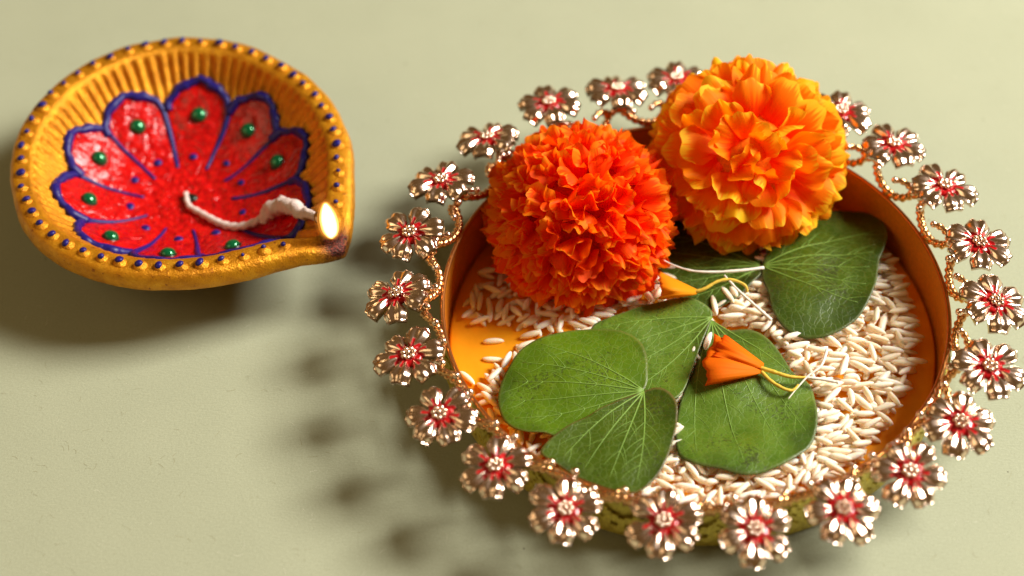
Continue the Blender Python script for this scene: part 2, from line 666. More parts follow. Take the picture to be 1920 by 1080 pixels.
# centre: beaded red rosette and a dark stone
V, F = [], []
nr, nc = 22, 96
for i in range(nr):
    q = .30 * i / (nr - 1)
    for j in range(nc):
        deg = 360 * j / nc
        l = .075 + .045 * math.sin(q * 5.4 * 9) * (.5 + .5 * math.cos(math.radians(deg) * (14 if q < .15 else 24))) * smooth01(.03, .08, q) * (1 - smooth01(.25, .3, q))
        l -= .05 * smooth01(.26, .3, q)
        V.append(lamp_pt(deg, q, l))
link("centre_rosette", make_mesh("centre_rosette", V, grid_faces(nr, nc, True), REDP), lamp)
V, F = ball((.12, .04, .62), .26, 12, 6, 1.1, .8, .4)
link("centre_stone", make_mesh("centre_stone", V, F, GEMSET), lamp)

# ------------------------------------------------------------------ wick and flame
wick = tag(empty("cotton_wick", LC + lamp_pt(-84, .03, .2)), "white cotton wick lying in the red lamp bowl and burning at the spout", "wick")
wl = wick.location
wpts = [LC + lamp_pt(d, q, l) - wl for d, q, l in ((95, .04, .2), (-70, .07, .22), (-53, .15, .20), (-46, .30, .2), (-41, .38, .22), (-34, .46, .3), (-29, .55, .42))]
cp = catmull(wpts, 60)
V, F = tube(cp, [.085 + .04 * smooth01(0, 40, i) for i in range(60)], 12, 2, .16, 9)
link("cotton_cord", make_mesh("cotton_cord", V, F, COTTON), wick)
tp = [LC + lamp_pt(d, q, l) - wl for d, q, l in ((-32, .50, .34), (-28, .58, .5), (-27, .66, .55), (-29, .73, .5), (-32, .80, .42), (-35, .89, .36))]
tp = catmull(tp, 46)
V, F = tube(tp, [(.13 + .15 * math.sin(PI * min(1, (i + 2) / 42)) ** .6) for i in range(46)], 28)
V = [v + Vector((mnoise.noise(v * 3), mnoise.noise(v * 3 + Vector((5, 0, 0))), mnoise.noise(v * 3 + Vector((0, 9, 0))))) * .08 +
     Vector((mnoise.noise(v * 9), mnoise.noise(v * 9 + Vector((5, 0, 0))), mnoise.noise(v * 9 + Vector((0, 9, 0))))) * .05 for v in V]
link("cotton_tuft", make_mesh("cotton_tuft", V, F, COTTON), wick)
ch = [tp[-3], tp[-1]] + [LC + lamp_pt(d, q, l) - wl for d, q, l in ((-37, .92, .34), (-38, .975, .28))]
ch = catmull([tuple(c) for c in ch], 16)
V, F = tube(ch, [.17 - .006 * i for i in range(16)], 12)
V = [v + Vector((mnoise.noise(v * 6), mnoise.noise(v * 6 + Vector((5, 0, 0))), mnoise.noise(v * 6 + Vector((0, 9, 0))))) * .07 for v in V]
link("charred_end", make_mesh("charred_end", V, F, CHAR), wick)


def flame_mesh(name, h, r, mat):
    V = []
    nv, nu = 18, 14
    for i in range(nv + 1):
        t = i / nv
        rr = r * (math.sin(PI * min(1, t ** .85)) ** .6 if 0 < t < 1 else 0) * (1.05 - .15 * t)
        for j in range(nu):
            a = 2 * PI * j / nu
            V.append((rr * math.cos(a) - .06 * t, rr * math.sin(a), h * t))
    return make_mesh(name, V, grid_faces(nv + 1, nu, True), mat)


fb = LC + lamp_pt(-38, .955, .18) - wl
fl = link("flame", flame_mesh("flame", 1.36, .135, mat_emit("flame_core", (1, .93, .70, 1), 9)), wick, loc=fb + Vector((0, 0, .06)))
fl.scale = (1.25, 1.25, 1.06)
for h, r, col, st_, mx in ((1.42, .185, (1, .80, .38, 1), 5, .55), (1.46, .235, (1, .58, .14, 1), 3, .34), (1.50, .30, (1, .36, .04, 1), 1.6, .16), (1.56, .37, (1, .30, .03, 1), 1.0, .07)):
    link("flame_glow", flame_mesh("flame_glow", h, r, mat_emit("flame_glow", col, st_, mx)), fl, loc=(0, 0, -.03))

# ------------------------------------------------------------------ the tray
tray = tag(empty("offering_tray", (0, 0, 0)), "round orange brass tray ringed with rose gold flower ornaments holding rice and marigolds", "tray")


def lathe(prof, nseg):
    V = []
    for r, z in prof:
        for j in range(nseg):
            a = 2 * PI * j / nseg
            V.append((r * math.cos(a), r * math.sin(a), z))
    return V, grid_faces(len(prof), nseg, True)


NS = 192
V, F = lathe([(.001, .24), (2, .24), (4, .24), (6, .24), (7.2, .24), (7.46, .235), (7.52, .21), (7.54, .17), (7.54, .1)], NS)
link("tray_floor", make_mesh("tray_floor", V, [f[::1] for f in F], BRASS), tray)
V, F = lathe([(7.3, .06), (7.5, .06), (7.60, .09), (7.62, .16), (7.625, .5), (7.63, 1.0), (7.64, 1.5), (7.65, 1.88)], NS)
link("inner_wall", make_mesh("inner_wall", V, F, WALLB), tray)
V, F = lathe([(7.3, .0), (7.66, .0), (7.72, .03), (7.75, .1), (7.75, .6), (7.75, 1.2), (7.74, 1.86)], NS)
link("outer_wall", make_mesh("outer_wall", V, [f[::-1] for f in F], BAND), tray)
V = []
for j in range(NS):
    a = 2 * PI * j / NS
    for k in range(10):
        b = 2 * PI * k / 10
        r = 7.695 + .075 * math.cos(b)
        V.append((r * math.cos(a), r * math.sin(a), 1.91 + .06 * math.sin(b)))
F = [(j * 10 + k, ((j + 1) % NS) * 10 + k, ((j + 1) % NS) * 10 + (k + 1) % 10, j * 10 + (k + 1) % 10) for j in range(NS) for k in range(10)]
link("rolled_rim", make_mesh("rolled_rim", V, F, RIMB), tray)
# pierced filigree band round the outside
NU = 23
V, F = [], []
ncell, nz = 20, 12
tot = NU * ncell
for i in range(nz + 1):
    z = .42 + 1.25 * i / nz
    for j in range(tot):
        a = 2 * PI * j / tot
        r = 7.83 + .05 * math.cos(2 * PI * (j % ncell) / ncell)
        V.append((r * math.cos(a), r * math.sin(a), z))
for i in range(nz):
    for j in range(tot):
        c = j % ncell
        x, y = (c + .5) / ncell * 2 - 1, (i + .5) / nz
        arch = y > .98 - .55 * (abs(x) ** 1.5)
        hole = (abs(math.hypot(x * 1.0, (y - .45) * 1.4) - .42) < .10 and (c + i) % 3 == 0) or (abs(x) < .07 and .6 < y < .8) or (abs(abs(x) - .8) < .08 and .2 < y < .36)
        foot = y < .12 and c % 4 < 2
        if arch or hole or foot:
            continue
        j2 = (j + 1) % tot
        F.append((i * tot + j, i * tot + j2, (i + 1) * tot + j2, (i + 1) * tot + j))
fo = link("filigree_band", make_mesh("filigree_band", V, F, BAND, False), tray)
sm = fo.modifiers.new("thickness", 'SOLIDIFY')
sm.thickness = .04

# flower ornaments: pixel of each flower centre in the photograph, all at one height
FZ = 2.65
FPIX = [(1245, 980), (1060, 955), (930, 875), (825, 780), (768, 670), (745, 553), (770, 440), (828, 342), (915, 262), (1030, 197), (1157, 172), (1268, 150),
        None, (1575, 212), (1675, 273), (1770, 352), (1835, 458), (1865, 570), (1855, 688), (1800, 793), (1705, 888), (1578, 957), (1415, 993)]
fang, frad = [], []
for q in FPIX:
    if q is None:
        fang.append(None)
        frad.append(9.0)
    else:
        p = at(q[0], q[1], FZ)
        fang.append(math.atan2(p.y, p.x))
        frad.append(min(9.3, max(8.7, math.hypot(p.x, p.y))))
i = FPIX.index(None)
fang[i] = (fang[i - 1] + fang[i + 1]) / 2


def enamel_petal():
    V, E = [], []
    nr, nc = 12, 13
    for i in range(nr):
        t = i / (nr - 1)
        for j in range(nc):
            u = j / (nc - 1) * 2 - 1
            L = 1.10 - .05 * math.exp(-(u / .25) ** 2) - .13 * abs(u) ** 3.5
            x = .21 + (L - .21) * t
            w = .10 + .275 * smooth01(0, .7, t) - .07 * smooth01(.75, 1, t)
            ridge = .052 * math.exp(-((abs(u) - .5) / .24) ** 2) * smooth01(.0, .25, t) * (1 - .75 * smooth01(.72, 1, t))
            z = .10 + .06 * math.sin(PI * t) + ridge * (.55 + .6 * t) - .17 * abs(u) ** 3 - .11 * smooth01(.80, 1.0, t) - .05 * math.exp(-(u / .2) ** 2) * (1 - t * .85)
            V.append((x, u * w, z))
            E.append(1 - smooth01(.14, .56, t + .30 * math.exp(-((abs(u) - .5) / .22) ** 2) * smooth01(.06, .2, t) - .16 * (abs(u) < .2) * (1 - t)))
    F = [f[::-1] for f in grid_faces(nr, nc)]
    # a skirt gives the petal its thickness
    ring = [i * nc for i in range(nr)] + [(nr - 1) * nc + j for j in range(1, nc)] + [i * nc + nc - 1 for i in range(nr - 2, -1, -1)] + [j for j in range(nc - 2, 0, -1)]
    off = len(V)
    for r in ring:
        v = V[r]
        V.append((v[0] * .97, v[1] * .94, v[2] - .10))
        E.append(0)
    m = len(ring)
    for k in range(m):
        F.append((ring[k], ring[(k + 1) % m], off + (k + 1) % m, off + k)[::1])
    F.append(tuple(off + k for k in range(m)))
    return make_mesh("petal", V, F, ROSE, True, {'enamel': E})


pet_me = enamel_petal()
V, F = lathe([(.001, .075), (.12, .08), (.25, .085), (.36, .06), (.42, 0), (.40, -.06), (.2, -.09), (.001, -.1)], 24)
disc_me = make_mesh("flower_ornament", V, [f[::-1] for f in F], ENAMEL)
cb_me = make_mesh("centre_bead", *ball((0, 0, 0), .082, 10, 7), ROSEP)
stem_me = None


def ring_pt(a, r, z):
    return Vector((r * math.cos(a), r * math.sin(a), z))


fl_first = None
for k, (a, r) in enumerate(zip(fang, frad)):
    lean = math.radians(11 + rnd.uniform(-5, 5))
    sag = rnd.uniform(-.06, .06)
    M = Matrix.Translation(ring_pt(a, r, FZ + sag)) @ Matrix.Rotation(a, 4, 'Z') @ Matrix.Rotation(lean, 4, 'Y') @ Matrix.Rotation(rnd.uniform(-.12, .12), 4, 'X') @ Matrix.Rotation(rnd.uniform(0, 6.28), 4, 'Z')
    fo = link("flower_ornament", disc_me, tray, mat4=M)
    for s in range(6):
        p = link("petal", pet_me, fo)
        p.rotation_euler = (rnd.uniform(-.09, .09), rnd.uniform(-.10, .08), s * PI / 3 + rnd.uniform(-.06, .06))
        sc = rnd.uniform(.95, 1.05)
        p.scale = (sc * .98, sc, rnd.uniform(.9, 1.15))
    for s in range(8):
        b = link("centre_bead", cb_me, fo)
        b.location = (.172 * math.cos(s * 2 * PI / 7), .172 * math.sin(s * 2 * PI / 7), .15) if s < 7 else (0, 0, .19)

# rope scrolls that carry the flowers: from one flower's bulb, down along the rim and curled back to a ball
PITCHA = 2 * PI / 23


def scroll(k, pitch):
    def P(f, r, z):
        return Vector((r * math.cos(-f * pitch), r * math.sin(-f * pitch), z))
    main = [P(*t) for t in ((-.02, 8.30, 2.36), (.08, 8.06, 2.28), (.24, 7.90, 2.12), (.42, 7.84, 2.03), (.58, 7.88, 2.02), (.71, 8.03, 2.10), (.77, 8.20, 2.27), (.71, 8.25, 2.45), (.60, 8.14, 2.56), (.52, 8.00, 2.58))]
    mp = catmull(main, 84)
    a = tube(mp, [.122 - .03 * smooth01(50, 84, i) for i in range(84)], 10, 2, .22, 14)
    tie = catmull([P(*t) for t in ((.77, 8.20, 2.27), (.88, 8.24, 2.36), (1.0, 8.30, 2.38))], 26)
    b = tube(tie, .105, 10, 2, .22, 14)
    return join([a, b]), P


for k in range(23):
    a0 = fang[k]
    a1 = fang[(k - 1) % 23]
    pitch = (a0 - a1) % (2 * PI)
    if pitch > 1:
        pitch = PITCHA
    # clockwise neighbour
    a1 = fang[(k + 1) % 23]
    pitch = (a0 - a1) % (2 * PI)
    if pitch > .6:
        pitch = PITCHA
    (V, F), P = scroll(k, pitch)
    so = link("rope_scroll", make_mesh("rope_scroll", V, F, ROPE), tray, mat4=Matrix.Rotation(a0, 4, 'Z'))
    # silvery bulb, leaf knob, ball end and the stem under the flower
    bulb = join([ball(P(-.02, 8.33, 2.42), .20, 12, 8, 1.0, 1.25, .9), ball(P(.05, 8.20, 2.45), .135, 10, 7), tube([P(0, 8.3, 2.40), P(0, 8.6, 2.46), P(0, 9.0, 2.55)], [.12, .1, .12], 8)])
    link("bulb", make_mesh("bulb", *bulb, ROSEP), so)
    link("ball_tip", make_mesh("ball_tip", *ball(P(.50, 7.95, 2.58), .115, 10, 7), ROSEP), so)
    kn = join([tube([P(.0, 8.35, 2.44), P(.10, 8.15, 2.52), P(.15, 7.92, 2.55)], [.10, .085, .07], 8), ball(P(.155, 7.88, 2.56), .12, 10, 7)])
    link("twig_knob", make_mesh("twig_knob", *kn, ROSEP), so)
    kn = join([tube([P(-.02, 8.35, 2.44), P(-.12, 8.25, 2.48), P(-.16, 8.16, 2.50)], [.10, .09, .07], 8), ball(P(-.17, 8.14, 2.5), .125, 10, 7, 1, 1, .9)])
    link("twig_knob", make_mesh("twig_knob", *kn, ROSEP), so)
    # ribbed saddle gripping the rim, below the scroll
    rb = join([ball(P(.45 + .055 * s, 7.86, 1.86), .12, 8, 6, .6, .6, 1.3) for s in (-1, 0, 1)])
    link("ribbed_saddle", make_mesh("ribbed_saddle", *rb, ROPE), so)

# ------------------------------------------------------------------ rice
def inside(poly, x, y):
    c = False
    j = len(poly) - 1
    for i in range(len(poly)):
        xi, yi = poly[i]
        xj, yj = poly[j]
        if (yi > y) != (yj > y) and x < (xj - xi) * (y - yi) / (yj - yi) + xi:
            c = not c
        j = i
    return c


A1 = [(1207, 727), (1215, 690), (1210, 655), (1190, 628), (1150, 612), (1090, 609), (1030, 620), (980, 645), (948, 685), (934, 730), (938, 765), (955, 788), (985, 800), (1020, 803), (1050, 808), (1100, 784), (1150, 756)]
A2 = [(1207, 727), (1235, 722), (1258, 735), (1270, 760), (1268, 800), (1255, 850), (1235, 890), (1205, 918), (1175, 924), (1130, 912), (1080, 892), (1040, 868), (1013, 850), (1030, 825), (1060, 802), (1100, 780), (1150, 752)]
B1 = [(1335, 594), (1330, 578), (1305, 565), (1280, 561), (1230, 566), (1180, 580), (1140, 592), (1112, 606), (1105, 640), (1125, 690), (1180, 735), (1240, 752), (1275, 742), (1295, 700), (1312, 650)]
B2 = [(1335, 594), (1365, 610), (1400, 610), (1430, 622), (1460, 650), (1485, 690), (1500, 700), (1512, 706), (1525, 724), (1532, 760), (1532, 800), (1520, 835), (1490, 860), (1450, 880), (1400, 892), (1350, 880), (1300, 865), (1272, 845), (1268, 800), (1276, 745), (1300, 690), (1320, 630)]
C1 = [(1430, 494), (1440, 470), (1465, 440), (1500, 415), (1540, 395), (1590, 385), (1630, 392), (1655, 412), (1663, 445), (1655, 475), (1648, 492), (1640, 540), (1615, 590), (1580, 615), (1540, 628), (1500, 625), (1470, 610), (1448, 580), (1440, 550), (1430, 520)]
C2 = [(1430, 496), (1410, 530), (1380, 555), (1340, 572), (1310, 572), (1275, 550), (1235, 490), (1250, 420), (1320, 390), (1400, 420)]
HEAP = [(852, 590), (868, 545), (940, 500), (1100, 480), (1250, 470), (1480, 430), (1620, 470), (1670, 500), (1695, 560), (1712, 640), (1690, 740), (1640, 835), (1560, 895), (1440, 945), (1250, 955), (1130, 935), (1000, 850), (915, 790), (905, 730), (940, 690), (985, 640), (1000, 610), (930, 605)]

grain_me = []
for i in range(6):
    V = []
    nu, nv = 8, 9
    l, w = .385 * rnd.uniform(.85, 1.15), .106 * rnd.uniform(.92, 1.1)
    bend = rnd.uniform(-.02, .035)
    for a in range(nv + 1):
        t = a / nv * 2 - 1
        x = math.sin(t * PI / 2) * l
        r = w * max(0, 1 - abs(math.sin(t * PI / 2)) ** 2.6) ** .62 * (1 - .10 * t)
        for j in range(nu):
            b = 2 * PI * j / nu
            V.append((x, r * math.cos(b) + bend * (1 - t * t), r * .88 * math.sin(b)))
    grain_me.append(make_mesh("rice_grain", V, grid_faces(nv + 1, nu, True), RICE))

G = .05
HN = 320
Hm = np.full((HN, HN), .24)


def hidx(v):
    return int(min(HN - 1, max(0, (v + 8) / G)))


grains = []


def drop(x, y, yaw, lim=9.):
    cs, sn = math.cos(yaw), math.sin(yaw)
    hs = []
    for t in (-.33, -.2, -.07, .07, .2, .33):
        h = 0
        for w in (-.06, .06):
            h = max(h, Hm[hidx(y + t * sn + w * cs), hidx(x + t * cs - w * sn)])
        hs.append((t, h))
    # rest on the two highest supports, one each side
    bestl = max(hs[:3], key=lambda q: q[1])
    bestr = max(hs[3:], key=lambda q: q[1])
    sl = (bestr[1] - bestl[1]) / max(.2, bestr[0] - bestl[0])
    sl = max(-.30, min(.30, sl))
    zc = max(h - sl * t for t, h in hs) + .045
    if zc + abs(sl) * .36 + .09 > lim:
        return
    for t in np.arange(-.34, .341, .045):
        ww = .09 * math.sqrt(max(0, 1 - (t / .37) ** 2))
        for w in np.arange(-ww, ww + .001, .045):
            top = zc + sl * t + .078 * math.sqrt(max(0, 1 - (w / .12) ** 2))
            iy, ix = hidx(y + t * sn + w * cs), hidx(x + t * cs - w * sn)
            if top > Hm[iy, ix]:
                Hm[iy, ix] = top
    m = Matrix.Translation((x, y, zc)) @ Matrix.Rotation(yaw, 4, 'Z') @ Matrix.Rotation(-math.atan(sl), 4, 'Y') @ Matrix.Rotation(rnd.uniform(0, 6.28), 4, 'X') @ Matrix.Scale(rnd.choice((1, 1, 1, .97, 1.05, .92, .7)), 4, (1, 0, 0))
    grains.append((m, rnd.randrange(6)))


wp = [at(px, py, .3) for px, py in HEAP]
bx = (min(p.x for p in wp), max(p.x for p in wp), min(p.y for p in wp), max(p.y for p in wp))
tries = 0
while len(grains) < 3000 and tries < 60000:
    tries += 1
    x, y = rnd.uniform(bx[0], bx[1]), rnd.uniform(bx[2], bx[3])
    if math.hypot(x, y) > 7.1:
        continue
    px, py = to_px((x, y, .35))
    if not inside(HEAP, px, py):
        continue
    if px < 1010 and py < 640 and rnd.random() < .35:
        continue
    covered = any(inside(q, px, py) for q in (A1, A2, B1, B2, C1, C2))
    lim = .50 if covered else (.72 + .20 * (tries > 25000) if px > 1180 else .62)
    base = rnd.choice((.3, .5, -.1, 2.6, 2.9, 0.1)) if px > 1350 else rnd.uniform(0, PI)
    drop(x, y, base + rnd.gauss(0, .55), lim)
# strays at the heap's edges
STRAYS = [(1740, 668, .3), (1715, 697, 0.05), (1650, 745, .1), (1665, 690, .2), (1612, 850, .3), (900, 606, .2), (868, 580, .5), (1630, 815, .4), (925, 640, 0.05), (925, 672, -.1)]
for px, py, yaw in STRAYS:
    p = at(px, py, .31)
    if math.hypot(p.x, p.y) < 7.15:
        drop(p.x, p.y, yaw)
lone = []
for px, py, yaw in [(875, 710, -.85), (918, 742, -1.2)]:
    p = at(px, py, .31)
    lone.append((p, yaw))

# which grains show: project and z-buffer coarsely
zb = {}
cands = []
cover = (A1, A2, B1, B2, C1, C2)
M1C, M2C = (1090, 405, 178), (1400, 290, 178)
for gi, (m, me) in enumerate(grains):
    cells = set()
    dep = (m.translation - CAM).dot(FW)
    for t in np.linspace(-.34, .34, 7):
        for w in (-.05, 0, .05):
            px, py = to_px(m @ Vector((t, w, .05)))
            px2, py2 = to_px(m @ Vector((t, w, -.05)))
            for q in ((px, py), (px2, py2)):
                if any(inside(c, *q) for c in cover) or any(math.hypot(q[0] - c[0], q[1] - c[1]) < c[2] for c in (M1C, M2C)):
                    continue
                cells.add((int(q[0] // 5), int(q[1] // 5)))
    for c in cells:
        if c not in zb or dep < zb[c][0]:
            zb[c] = (dep, gi)
score = {}
for d, gi in zb.values():
    score[gi] = score.get(gi, 0) + 1
order = sorted(score, key=lambda g: -score[g])
top = set(order[:297])
RG = "rice grains loose in the tray"


def zone_label(p):
    """which stretch of the heap a grain lies in"""
    x, y = to_px(p)
    if x < 1110 and y < 690:
        return "rice grain in the shaded patch below the red orange marigold"
    if x < 1110:
        return "rice grain along the outer edge of the leftmost green leaf lobe"
    if y > 905:
        return "rice grain just behind the front rim of the tray"
    if x < 1350 and y > 700:
        return "rice grain at the front between the two green leaves and the tray rim"
    if x < 1480 and y < 640:
        return "rice grain in the middle of the heap beside the white floret stalk"
    if y < 640 and x > 1620:
        return "rice grain between the dark green leaf and the right wall"
    if y < 720:
        return "rice grain heaped below the dark green leaf, right of the orange floret"
    if x > 1600:
        return "rice grain on the heap's right border by bare orange floor"
    return "rice grain along the right edge of the leaf that carries the orange floret"


for gi in sorted(top):
    m, me = grains[gi]
    o = link("rice_grain", grain_me[me])
    o.matrix_world = m
    tag(o, zone_label(m.translation), "rice grain", RG)
V, F = [], []
for gi, (m, me) in enumerate(grains):
    if gi in top:
        continue
    d = grain_me[me]
    off = len(V)
    V += [m @ v.co for v in d.vertices]
    F += [tuple(i + off for i in p.vertices) for p in d.polygons]
heap = link("rice_heap", make_mesh("rice_heap", V, F, RICE))
tag(heap, "heap of raw rice filling in below and between the upper grains and leaves", "rice", kind='stuff')
for (p, yaw), lab in zip(lone, ("single rice grain lying apart on bare orange tray floor near the left wall", "rice grain touching the left tip of the big green leaf on the tray floor")):
    o = link("rice_grain", grain_me[0])
    o.location = (p.x, p.y, .33)
    o.rotation_euler = (0, 0, yaw)
    tag(o, lab, "rice grain", RG)

# ------------------------------------------------------------------ leaves
LEAFA = mat_leaf("leaf_green", (.060, .130, .002), (.118, .215, .005), (.16, .17, .04, 1))
LEAFB = mat_leaf("leaf_bluish_green", (.062, .135, .005), (.130, .225, .02), (.16, .19, .06, 1))
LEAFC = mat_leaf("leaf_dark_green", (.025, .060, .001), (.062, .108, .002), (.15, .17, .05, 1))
LEAFD = mat_leaf("leaf_deep_green", (.040, .078, .002), (.072, .122, .003), (.20, .12, .04, 1))
VEIN = mat_simple("leaf_vein", (.17, .29, .045), .5, 0, .3, None, .15)


def lobe(root, pix, z0, mat, shape, veins, seed, bright=None):
    """one rounded lobe of a leaf from its outline; shape = (fold, slope along, slope across, wave)"""
    fold, s_al, s_ac, wave = shape
    out = [at(x, y, z0) for x, y in pix]
    J = Vector((out[0].x, out[0].y))
    P2 = [np.array(p) for p in catmull([(p.x, p.y) for p in out], 110, True)]
    cen = sum(P2) / len(P2)
    ax = Vector((cen[0] - J.x, cen[1] - J.y)).normalized()
    ay = Vector((-ax.y, ax.x))
    far = max((Vector((p[0], p[1])) - J).length for p in P2)

    def zf(x, y):
        d = Vector((x, y)) - J
        a, b = d.dot(ax), d.dot(ay)
        z = z0 + s_al * a + s_ac * b + fold * abs(b) ** 1.5 - .10 * fold * a * a
        z += 1.9 * wave * mnoise.noise(Vector((x * .45, y * .45, seed))) + .25 * wave * mnoise.noise(Vector((x * 1.3, y * 1.3, seed + 5)))
        # slight dishing towards the stalk
        z -= .08 * math.exp(-(d.length / .6) ** 2)
        return z
    area2 = sum(P2[i][0] * P2[(i + 1) % len(P2)][1] - P2[(i + 1) % len(P2)][0] * P2[i][1] for i in range(len(P2)))
    if area2 < 0:
        P2 = P2[::-1]
    V, F, A = [], [], []
    nr = 22
    for i in range(1, nr + 1):
        s = (i / nr) ** .8
        for p in P2:
            q = cen + (p - cen) * max(s, .002)
            e = .05 * s ** 10 * mnoise.noise(Vector((p[0] * 1.6, p[1] * 1.6, seed + 3)))
            V.append((q[0] - root.location.x, q[1] - root.location.y, zf(*q) + e - root.location.z))
            A.append(s)
    F = [f[::-1] for f in grid_faces(nr, len(P2), True)]
    V.append((cen[0] - root.location.x, cen[1] - root.location.y, zf(*cen) - root.location.z))
    A.append(0)
    F += [(j, (j + 1) % len(P2), len(V) - 1) for j in range(len(P2))]
    lo = link("leaf_lobe", make_mesh("leaf_lobe", V, F, mat, True, {'rim': A}), root)
    sol = lo.modifiers.new("thickness", 'SOLIDIFY')
    sol.thickness = .028
    sol.offset = -1

    def reach(o, d):
        best = 0
        for i in range(len(P2)):
            a, b = P2[i], P2[(i + 1) % len(P2)]
            e = b - a
            den = d[0] * e[1] - d[1] * e[0]
            if abs(den) < 1e-9:
                continue
            w = a - o
            t = (w[0] * e[1] - w[1] * e[0]) / den
            u = (w[0] * d[1] - w[1] * d[0]) / den
            if 0 <= u <= 1 and t > best:
                best = t
        return best
    parts = []
    Jn = np.array([J.x, J.y])
    r2 = random.Random(seed)

    def strand(o, ang, curve, L, w0, w1, n=18):
        pts, w = [], []
        p = o.copy()
        for i in range(n):
            t = i / (n - 1)
            pts.append(Vector((p[0] - root.location.x, p[1] - root.location.y, zf(p[0], p[1]) + .004 - root.location.z)))
            w.append(w0 + (w1 - w0) * t)
            aa = ang + curve * t
            p = p + np.array([math.cos(aa), math.sin(aa)]) * L / (n - 1)
        parts.append(tube(pts, w, 6, flat=.55))
        return pts
    a_ax = math.atan2(ax.y, ax.x)
    for off, curve in veins:
        ang = a_ax + off
        d = np.array([math.cos(ang + curve * .5), math.sin(ang + curve * .5)])
        L = reach(Jn + d * .02, d) * .93
        if L < .4:
            continue
        st = strand(Jn, ang, curve, L, .031, .008)
        for t in (.22, .36, .5, .63, .76, .88):
            for sg in (-1, 1):
                if r2.random() < .42:
                    continue
                i = int(min(16, max(1, (t + r2.uniform(-.05, .05)) * 17)))
                o = np.array([st[i].x + root.location.x, st[i].y + root.location.y])
                aa = ang + curve * t + sg * r2.uniform(.6, .9)
                d = np.array([math.cos(aa - sg * .2), math.sin(aa - sg * .2)])
                LL = min(reach(o, d) * .9, r2.uniform(.55, 1.15) * (1.2 - .5 * t))
                if LL > .15:
                    s2 = strand(o, aa, -sg * .45, LL, .012, .004, 9)
    Vv, Fv = join(parts)
    link("vein_network", make_mesh("vein_network", Vv, Fv, VEIN), lo)
    return zf


def leaf(joint, z, label):
    r = empty("bilobed_leaf", at(joint[0], joint[1], z))
    return tag(r, label, "leaf", "two-lobed leaves on the rice")


VE = [(-.62, .35), (-.3, .2), (0, .05), (.3, -.2), (.62, -.35)]
LB = leaf((1335, 594), .92, "two-lobed green leaf spread under the orange floret, its left lobe tucked beneath another leaf")
zB1 = lobe(LB, B1, .95, LEAFB, (.03, -.03, 0, .10), [(-.5, .3), (-.15, .15), (.2, -.1), (.52, -.3)], 3)
zB2 = lobe(LB, B2, .98, LEAFB, (-.035, -.03, .02, .18), VE, 11)
LA = leaf((1207, 727), 1.10, "green two-lobed leaf lying foremost on the rice, one lobe pointing to the front rim")
zA1 = lobe(LA, A1, 1.16, LEAFA, (-.03, -.06, 0, .10), [(-.55, .35), (-.26, .2), (.02, .0), (.3, -.2), (.58, -.4)], 21)
zA2 = lobe(LA, A2, 1.20, LEAFD, (.02, .0, 0, .10), [(-.5, .3), (-.2, .1), (.1, -.05), (.42, -.25)], 33)
LCf = leaf((1430, 494), .95, "dark green two-lobed leaf under the yellow orange marigold against the right wall")
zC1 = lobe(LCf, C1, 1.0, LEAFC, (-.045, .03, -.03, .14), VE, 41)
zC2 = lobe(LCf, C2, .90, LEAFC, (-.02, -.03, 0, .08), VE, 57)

# grain resting on the leaf near its stalk
p = at(1329, 635, 1.0)
o = link("rice_grain", grain_me[1])
o.location = (p.x, p.y, zB2(p.x, p.y) + .10)
o.rotation_euler = (0, -.15, 1.2)
tag(o, "translucent rice grain caught on the leaf beside the orange floret", "rice grain", RG)

# ------------------------------------------------------------------ marigolds
def ray_petal(name, L, W, bend, ruffle, kk, seed, mat, nr=9, nc=9, cup=.0, scal=.035):
    r = random.Random(seed)
    ph, ph2 = r.uniform(0, 6.28), r.uniform(0, 6.28)
    V, al, ac = [], [], []
    y = z = 0
    px = 0
    prof = []
    ds = L / (nr - 1)
    for i in range(nr):
        s = i / (nr - 1)
        a = bend * s ** 1.6
        prof.append((y, z, a))
        y += math.cos(a) * ds
        z -= math.sin(a) * ds
    for i in range(nr):
        s = i / (nr - 1)
        w = W * (.14 + .86 * smooth01(0, .85, s) ** .9) * (1 - .12 * s ** 6)
        for j in range(nc):
            u = j / (nc - 1) * 2 - 1
            yy, zz, a = prof[i]
            tipv = (-.20 * abs(u) ** 3.4 + scal * math.cos(kk * 1.3 * u * 2.6 + ph2)) * L * s ** 3
            ruf = ruffle * s ** 1.7 * (math.sin(kk * u * 1.6 + ph) + .45 * math.sin(kk * 2.9 * u + ph2) * s ** 2) + cup * u * u * s
            X = u * w * (1 - .10 * abs(math.cos(kk * u * 1.6 + ph)) * s)
            Y = yy + tipv * math.cos(a) + ruf * math.sin(a)
            Z = zz - tipv * math.sin(a) + ruf * math.cos(a)
            V.append((X, Y, Z))
            al.append(s)
            ac.append(u)
    return make_mesh(name, V, grid_faces(nr, nc), mat, True, {'along': al, 'across': ac})


def place(parent, me, base, d, zref, roll, scale):
    y = d.normalized()
    z = (zref - y * zref.dot(y))
    if z.length < 1e-3:
        z = Vector((1, 0, 0)).cross(y)
    z.normalize()
    x = y.cross(z)
    M = Matrix(((x.x, y.x, z.x, base.x), (x.y, y.y, z.y, base.y), (x.z, y.z, z.z, base.z), (0, 0, 0, 1)))
    M = M @ Matrix.Rotation(roll, 4, 'Y') @ Matrix.Scale(scale, 4)
    return link("petal", me, parent, mat4=M)


RED_PET = mat_petal("red_orange_petal", (.92, .030, .0005, 1), (1.0, .095, .0008, 1), (1.0, .28, .006, 1))
YEL_PET = mat_petal("yellow_orange_petal", (.97, .085, .001, 1), (1.0, .29, .002, 1), (1.0, .62, .018, 1))
CORE = mat_simple("flower_core_orange", (.55, .03, .002), .8, 0, .1, .5, .3)
CALYX = mat_simple("green_calyx", (.06, .12, .02), .6, 0, .3, .3, .2)
to_cam = lambda c: (CAM - c).normalized()

